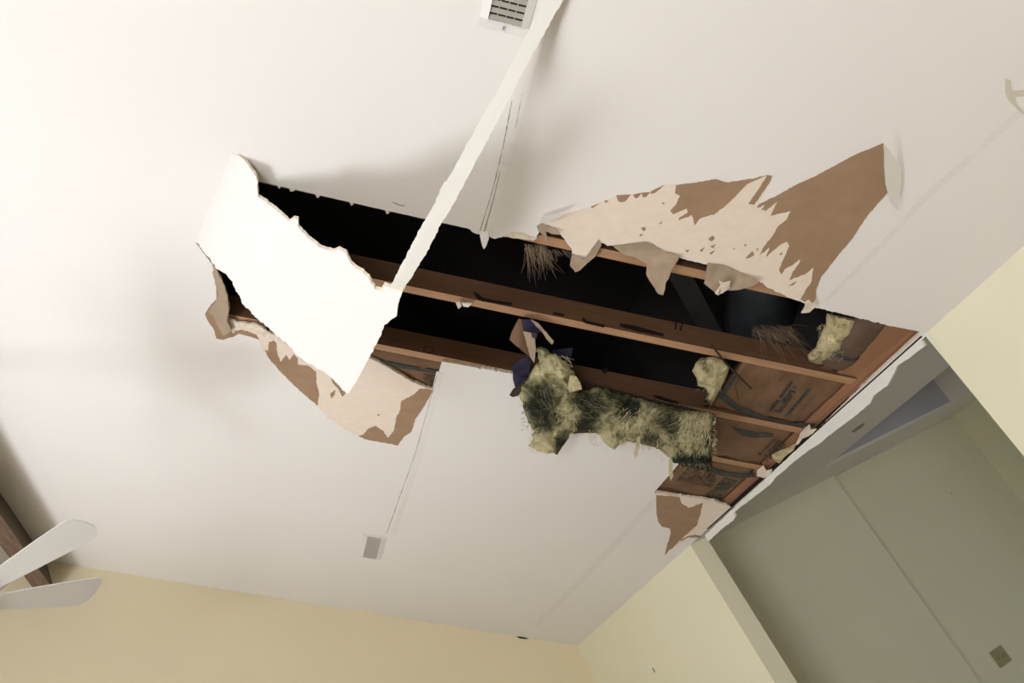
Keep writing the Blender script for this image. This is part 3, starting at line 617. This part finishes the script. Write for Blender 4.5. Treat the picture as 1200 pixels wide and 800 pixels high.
strip2('torn_facing_tab', [(668, 440), (675, 441), (680, 449), (682, 456), (668, 460), (665, 455)], 'tuft', .125, tb)
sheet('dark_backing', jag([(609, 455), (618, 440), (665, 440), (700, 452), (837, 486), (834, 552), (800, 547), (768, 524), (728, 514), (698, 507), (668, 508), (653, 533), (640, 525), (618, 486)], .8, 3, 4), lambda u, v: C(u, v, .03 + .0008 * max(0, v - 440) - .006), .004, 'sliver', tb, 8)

tc_ = empty('fibreglass_tuft', C(832, 440, .0)); tag(tc_, 'small pale fibreglass tuft left of the dark wood sliver', 'insulation')
fluff('glass_wool', [(816, 424), (822, 419), (835, 418), (845, 421), (855, 430), (852, 440), (845, 454), (838, 468), (832, 477), (824, 476), (824, 470), (830, 462), (826, 454), (818, 452), (816, 442), (811, 434)], -.01, .04, 'tuft', None, [(828, 428, 12, .22), (826, 474, 8, .5)], 2.6, 5, tc_, amp=.8)
td = empty('fibreglass_tuft', C(975, 400, 0)); tag(td, 'pale yellow fibreglass wad hanging beside the kraft roll in the upper right bay', 'insulation')
fluff('glass_wool', [(969, 367), (980, 369), (1004, 374), (1005, 384), (1000, 395), (995, 405), (990, 414), (982, 423), (972, 428), (958, 429), (948, 424), (946, 416), (955, 408), (962, 392), (968, 380)], -.055, .035, 'tuft', None, [(960, 424, 14, .12), (996, 398, 7, .22), (975, 420, 9, .18)], 2.6, 6, td, amp=.8)
strip2('torn_facing_tab', [(960, 432), (978, 426), (975, 434), (962, 436)], 'kraft', -.03, td)
hairs('loose_fibres', 70, (975, 398), (14, 22), (-.6, .8), .03, .0007, 'yfibre', td, .0, .5, seed=31)
hairs('loose_fibres', 60, (832, 440), (14, 18), (-.6, .8), .025, .0007, 'yfibre', tc_, .045, .5, seed=32)
# straw-like fibre tufts
tf = empty('fibre_tuft', C(632, 288, -.02)); tag(tf, 'brush of pale straw-like fibres poking down below the topmost joist', 'fibres')
hairs('fibre_strands', 110, (627, 288), (13, 3), (.35, 1), .13, .0006, 'fibre', tf, -.045, .34, seed=11)
hairs('fibre_strands', 35, (652, 293), (14, 2), (.5, .8), .05, .0006, 'fibre', tf, -.045, .3, seed=12)
tf2 = empty('fibre_tuft', C(920, 395, -.05)); tag(tf2, 'tangle of thin fibres lying on the joist side left of the yellow wad', 'fibres')
hairs('fibre_strands', 130, (905, 386), (24, 6), (.9, .8), .15, .0005, 'fibre', tf2, -.07, .45, seed=13)
# blue film and kraft scraps above the batt
def scrap(name, poly, m, f, label, cat='torn facing', amp=.4, seed=1): return hang(name, poly, m, f, label, cat, amp, .0012, 4, seed=seed)
tt = empty('torn_batt_facing', C(620, 395, .02)); tag(tt, 'crumpled scrap of kraft and blue film stapled to the middle joist', 'torn facing')
def part(name, poly, m, f, seed=1):
    return sheet(name, jag(poly, .4, 3, seed), lambda u, v: C(u, v, f(u, v)), .001, m, tt, 4, True)
part('kraft_scrap', [(608, 373), (612, 375), (614, 390), (617, 402), (621, 418), (617, 415), (606, 406), (597, 398), (600, 388), (604, 380)], 'kraft', lambda u, v: .01 + .05 * (v - 373) / 45 - .0010 * abs(u - 609))
part('film_scrap', [(611, 374), (622, 375), (630, 380), (636, 388), (630, 390), (622, 389), (613, 388)], 'blue', lambda u, v: .012 + .02 * (v - 373) / 45)
part('kraft_scrap', [(622, 374), (630, 378), (640, 389), (649, 400), (647, 404), (642, 399), (636, 390), (628, 382)], 'greypaper', lambda u, v: .01 + .05 * (v - 373) / 45)
part('kraft_scrap', [(613, 388), (622, 390), (627, 398), (628, 408), (626, 425), (621, 418), (617, 402)], 'greypaper', lambda u, v: .02 + .05 * (v - 373) / 45)
part('film_scrap', [(622, 389), (630, 391), (628, 398), (626, 407)], 'blue', lambda u, v: .045)
scrap('blue_film_flap', [(600, 427), (612, 420), (619, 416), (622, 425), (620, 437), (612, 448), (604, 456), (601, 444)], 'blue', lambda u, v: .04 + .0006 * (v - 415) - .001 * (u - 600), 'blue-black film flap left of the batt neck')
scrap('blue_film_flap', [(646, 411), (657, 409), (671, 408), (670, 418), (655, 419), (650, 417)], 'blue', lambda u, v: .012, 'small blue film tab right of the batt neck')
scrap('dark_film_point', [(597, 463), (601, 456), (612, 448), (620, 440), (612, 457), (607, 464), (600, 465)], 'sliver', lambda u, v: .06, 'black pointed scrap sticking out left of the batt')
# wood sliver
bm = bmesh.new(); tube(bm, [C(834, 404, .03), C(850, 425, .045), C(866, 441, .055), C(880, 455, .065)], .004, 6, .0035)
tag(build('wood_sliver', bm, 'sliver'), 'thin dark stick lying diagonally across the middle joist', 'sliver')
bm = bmesh.new(); tube(bm, [C(868, 440, -.008), C(861, 452, -.004), C(864, 462, -.004), C(866, 471, -.006)], .0012, 5)
tag(build('wire', bm, 'sliver'), 'thin curved dark wire on the printed kraft batt', 'wire')
# crumbs
for i, (pl, lb, mt) in enumerate([([(832, 489), (839, 490), (839, 494), (836, 498), (833, 496)], 'bright white crumb beside the right end of the hanging batt', 'white'),
        ([(938, 508), (944, 502), (949, 498), (950, 504), (957, 503), (952, 508), (945, 512), (940, 514), (936, 520), (932, 522), (936, 514)], 'cream torn paper wad at the wall edge of the hole, upper of two', 'gyp'),
        ([(904, 534), (914, 529), (925, 525), (934, 519), (930, 527), (920, 535), (913, 543), (908, 540)], 'yellowish fibreglass scrap at the wall edge between the paper wads', 'tuft'),
        ([(887, 552), (895, 546), (898, 552), (905, 550), (903, 556), (896, 560), (887, 558)], 'cream torn paper wad at the wall edge of the hole, lower of two', 'gyp'),
        ([(534, 355), (539, 354), (541, 359), (537, 362)], 'grey plaster crumb on the middle joist', 'edge'), ([(541, 355), (553, 356), (549, 360), (543, 359)], 'white plaster crumb on the middle joist', 'white')]):
    hang('plaster_scrap', pl, mt, lambda u, v: .006 + nz(u, v, .4, .008), lb, 'plaster scrap', .5, .005, 3, seed=i)

# ------------------------------------------------------------ hall behind the opening
KH = 1.20; DH = D * KH; ZH = EYE.z + .2205 * DH          # hall ceiling a little above the header
HX = 1.96 * DH; YW = 1.778 * DH; YW2 = 1.805 * DH; XC = 1.481 * DH
WX0, WX1, WY0, WY1 = 1.317 * DH, 1.743 * DH, .45 * DH, 1.585 * DH
bm = bmesh.new(); e = .02
for (x0, x1, y0, y1) in ((XH, WX0, -1.5, YW + .1), (WX1, HX + .1, -1.5, YW2 + .1), (WX0, WX1, -1.5, WY0), (WX0, WX1, WY1, YW2 + .1)): box(bm, x0, x1, y0, y1, ZH, ZH + e)
bm2 = bm; tag(build('ceiling.003', bm, 'hallceil'), kind='structure')
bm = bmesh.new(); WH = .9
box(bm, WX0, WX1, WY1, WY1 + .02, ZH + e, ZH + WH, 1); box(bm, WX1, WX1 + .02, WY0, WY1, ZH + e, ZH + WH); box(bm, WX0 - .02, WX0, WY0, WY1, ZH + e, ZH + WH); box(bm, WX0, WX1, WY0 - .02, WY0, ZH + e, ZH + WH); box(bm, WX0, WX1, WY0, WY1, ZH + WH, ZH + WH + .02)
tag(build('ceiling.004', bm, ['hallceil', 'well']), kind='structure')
bm = bmesh.new(); box(bm, XH, XC, YW, YW + .2, 0, ZH); box(bm, XC - .01, HX + .1, YW2, YW2 + .1, 0, ZH); tag(build('wall_hall_far', bm, 'cream'), kind='structure')
bm = bmesh.new(); [box(bm, HX, HX + .1, *q) for q in ((-1.5, HFILL[0], 0, ZH), (HFILL[1], YW2, 0, ZH), (HFILL[0], HFILL[1], 0, .5), (HFILL[0], HFILL[1], 2.1, ZH))]; tag(build('wall_hall_right', bm, 'cream'), kind='structure')  # opening belongs to the added hall fill light
bm = bmesh.new(); box(bm, XH, HX, -1.6, -1.5, 0, ZH); tag(build('wall_hall_back', bm, 'cream'), kind='structure')
bm = bmesh.new(); box(bm, XH + .001, XH + .02, -1.5, YW, ZE, ZH); tag(build('wall_hall_header', bm, 'cream'), kind='structure')
bm = bmesh.new(); box(bm, XH, XH + .02, Y1 + .3, YW, 0, ZE); tag(build('wall_hall_left', bm, 'cream'), kind='structure')
# ragged white strip of torn paint on the header
def HZ(u, v, dz=0.0): return onplane(u, v, (0, 0, ZH - dz), Vector((0, 0, 1)))
st = [(1079, 392), (1040, 427), (1000, 464), (950, 511), (900, 558), (862, 593), (826, 627), (830, 634), (838, 627), (845, 620), (859, 610), (862, 605), (860, 600), (870, 592), (880, 585), (893, 575), (903, 567), (908, 560), (918, 552), (930, 541), (950, 526), (960, 520), (968, 513), (985, 500), (1000, 489), (1020, 472), (1024, 463), (1040, 452), (1046, 440), (1052, 428), (1065, 420), (1084, 405), (1080, 399)]
o = sheet('trim_1', jag(st, .7, 3, 6), lambda u, v: onplane(u, v, (D - .006, 0, 0), Vector((1, 0, 0))), .001, 'white', None, None, False, None, lambda u, v: onplane(u, v, (D - .006, 0, 0), Vector((1, 0, 0))) + Vector((.010, 0, 0))); tag(o, kind='structure')
# thin dark broken rim between plate and header
bm = bmesh.new(); box(bm, D - .0065, D + .001, Y0 + .01, Y1 - .25, ZE - .0015, ZE + .0165); tag(build('trim_2', bm, 'split'), kind='structure')
# small smudges on the hall ceiling
for pl in ([(998, 500), (1010, 490), (1016, 486), (1012, 494), (1002, 504)], [(1016, 488), (1030, 484), (1024, 490)]):
    pass
sheet('smudge', jag([(998, 505), (1006, 499), (1014, 495), (1010, 501), (1000, 507)], .5, 3, 1), lambda u, v: HZ(u, v, .001), .0006, 'crack', bpy.data.objects['ceiling.003'])
# bare corner bead knocked loose at the top right jamb
o = sheet('trim_3', jag([(1076, 392), (1083, 385), (1090, 395), (1094, 398), (1090, 400), (1085, 393), (1080, 399)], .3, 3, 1), lambda u, v: onplane(u, v, (D - .003, 0, 0), Vector((1, 0, 0))), .001, 'white'); tag(o, kind='structure')
# switch plate
tsw = empty('switch_plate', (0, YW2, 0)); c = onplane(1172, 769, (0, YW2, 0), Vector((0, 1, 0)))
tsw.matrix_world = Matrix.Translation(c); bm = bmesh.new(); box(bm, -.062, .062, -.008, 0, -.058, .058); bmesh.ops.bevel(bm, geom=bm.edges[:], offset=.003, segments=2)
build('plate', bm, 'plate').parent = tsw
for s in (-.023, .023):
    bm = bmesh.new(); box(bm, s - .005, s + .005, -.016, -.008, -.012, .012); build('toggle', bm, 'plate').parent = tsw
tag(tsw, 'square khaki double switch plate on the dim hall wall, lower right', 'switch plate')
# nail hole marks
for (u, v, n) in ((765, 785, 'eave'),):
    o = sheet('nail_scrape', [(764, 782), (766, 783), (768, 787), (767, 788), (765, 785)], lambda a, b: onplane(a, b, (D - .001, 0, 0), Vector((1, 0, 0))), .0008, 'scratch', bpy.data.objects['wall_right'])
sheet('wall_gouge', [(605, 745), (612, 746), (619, 747), (617, 748.5), (608, 747.5)], lambda a, b: onplane(a, b, (0, YA - .001, 0), Vector((0, 1, 0))), .0008, 'scratch', bpy.data.objects['wall_far'])
bm = bmesh.new(); lathe(bm, [(.006, 0), (.006, .004), (.003, .006)], (0, 0, 0), 10); o = build('nail_head', bm, 'metal'); o.matrix_world = Matrix.Translation(onplane(1115, 578, (0, YW2, 0), Vector((0, 1, 0)))) @ Matrix.Rotation(math.radians(90), 4, 'X'); tag(o, 'tiny nail head in the dim hall wall, left of the jamb', 'nail')

# ------------------------------------------------------------ ridge beam
bm = bmesh.new(); zb = EYE.z + .982 * D
box(bm, -.312 * D, -.275 * D, YB, YA, zb, ZR - .015, 1)
bm.faces.ensure_lookup_table(); bmesh.ops.recalc_face_normals(bm, faces=bm.faces[:])
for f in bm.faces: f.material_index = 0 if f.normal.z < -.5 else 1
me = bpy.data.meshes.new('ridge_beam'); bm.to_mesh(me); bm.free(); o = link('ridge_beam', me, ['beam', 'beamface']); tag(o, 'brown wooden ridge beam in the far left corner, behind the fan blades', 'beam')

# ------------------------------------------------------------ supply vents
def vent(px_c, wx, wy, iwx, iwy, label, n, dampers, sw=.36, flip=1):
    t = empty('air_vent', px_c, CROT); bm = bmesh.new(); z0, z1 = -.010, -.0005
    for (x0, x1, y0, y1) in ((-wx, wx, -wy, -iwy), (-wx, wx, iwy, wy), (-wx, -iwx, -iwy, iwy), (iwx, wx, -iwy, iwy)):
        vs = []
        for (x, y) in ((x0, y0), (x1, y0), (x1, y1), (x0, y1)):
            outer = abs(abs(x) - wx) < 1e-6 or abs(abs(y) - wy) < 1e-6
            vs.append((x, y, -.003 if outer else z0))
        lo_ = [bm.verts.new(v) for v in vs]; hi_ = [bm.verts.new((v[0], v[1], z1)) for v in vs]
        bm.faces.new(lo_); bm.faces.new(hi_[::-1])
        for i in range(4): bm.faces.new((lo_[i], hi_[i], hi_[(i + 1) % 4], lo_[(i + 1) % 4]))
    build('frame', bm, 'vent').parent = t
    bm = bmesh.new(); box(bm, -iwx, iwx, -iwy, iwy, -.0015, -.0008); build('back', bm, 'black').parent = t
    p = 2 * iwy / n
    for i in range(n):
        yc = -iwy + p * (i + .5); bm = bmesh.new()
        mt = Matrix.Translation((0, yc, -.0055)) @ Matrix.Rotation(math.radians(38 * flip), 4, 'X')
        box(bm, -iwx, iwx, -p * sw, p * sw, -.0006, .0006, mtx=mt); build('slat', bm, 'ventgrey').parent = t
    bm = bmesh.new()
    for i in range(dampers):
        x = -iwx + 2 * iwx * (i + 1) / (dampers + 1); box(bm, x - .0012, x + .0012, -iwy, iwy, -.0045, -.0016)
    if dampers: build('damper', bm, 'ventgrey').parent = t
    else: bm.free()
    for s in (-1, 1):
        bm = bmesh.new(); lathe(bm, [(.004, 0), (.004, -.002), (.002, -.003)], (0, s * (wy + iwy) / 2, -.0065), 10); build('screw', bm, 'metal').parent = t
    tag(t, label, 'vent'); return t
cosn = (1 + S * S) ** .5
c2 = CX(.4455 * D, 2.069 * D); vent(c2, .023 * D * cosn, .0815 * D, .0135 * D * cosn, .070 * D, 'small grey-slatted ceiling vent near the bottom wall, below the hole', 22, 0, flip=-1)
WY_ = .15; c1 = CX(.447 * D, .5555 * D - WY_); vent(c1, .0205 * D * cosn, WY_, .0138 * D * cosn, WY_ - .027, 'white ceiling vent with dark slots, cut by the top of the photo', 12, 3, sw=.30, flip=-1)

# ------------------------------------------------------------ ceiling fan (hub outside the photo)
r = ray(-55, 710); HB = EYE + r * ((-.748) / r.x)
tfan = empty('ceiling_fan', HB); tag(tfan, 'white-bladed ceiling fan hanging below the ridge at the left edge', 'ceiling fan')
def blade(ang):
    bm = bmesh.new(); out = [(.17, -.045), (.30, -.062), (.45, -.078), (.585, -.088), (.605, -.083), (.62, -.062), (.630, -.02), (.630, .02), (.622, .05), (.605, .074), (.585, .086), (.55, .088), (.45, .078), (.30, .062), (.17, .045)]
    R_ = Matrix.Rotation(ang, 4, 'Z') @ Matrix.Rotation(math.radians(-14), 4, 'X')
    a = [bm.verts.new(R_ @ Vector((x, y, -.003))) for x, y in out]; b = [bm.verts.new(R_ @ Vector((x, y, .003))) for x, y in out]
    bm.faces.new(a); bm.faces.new(b[::-1])
    for i in range(len(a)): bm.faces.new((a[i], b[i], b[(i + 1) % len(a)], a[(i + 1) % len(a)]))
    bmesh.ops.bevel(bm, geom=bm.edges[:], offset=.0008, segments=1)
    o = build('blade', bm, 'blade'); o.parent = tfan
    bm = bmesh.new(); box(bm, .09, .22, -.015, .015, .004, .010, mtx=R_); i_ = build('blade_iron', bm, 'metal'); i_.parent = o
for k3 in range(5): blade(math.radians(-28.8 + 72 * k3))
bm = bmesh.new(); lathe(bm, [(.05, -.06), (.09, -.05), (.11, -.02), (.11, .05), (.08, .09), (.03, .11)], (0, 0, 0)); build('motor_housing', bm, 'metal', smooth=True).parent = tfan
bm = bmesh.new(); lathe(bm, [(.013, .10), (.013, zb - HB.z - .04)], (0, 0, 0), 12); build('downrod', bm, 'metal').parent = tfan
bm = bmesh.new(); lathe(bm, [(.03, zb - HB.z - .07), (.06, zb - HB.z - .03), (.065, zb - HB.z)], (0, 0, 0)); build('canopy', bm, 'metal').parent = tfan
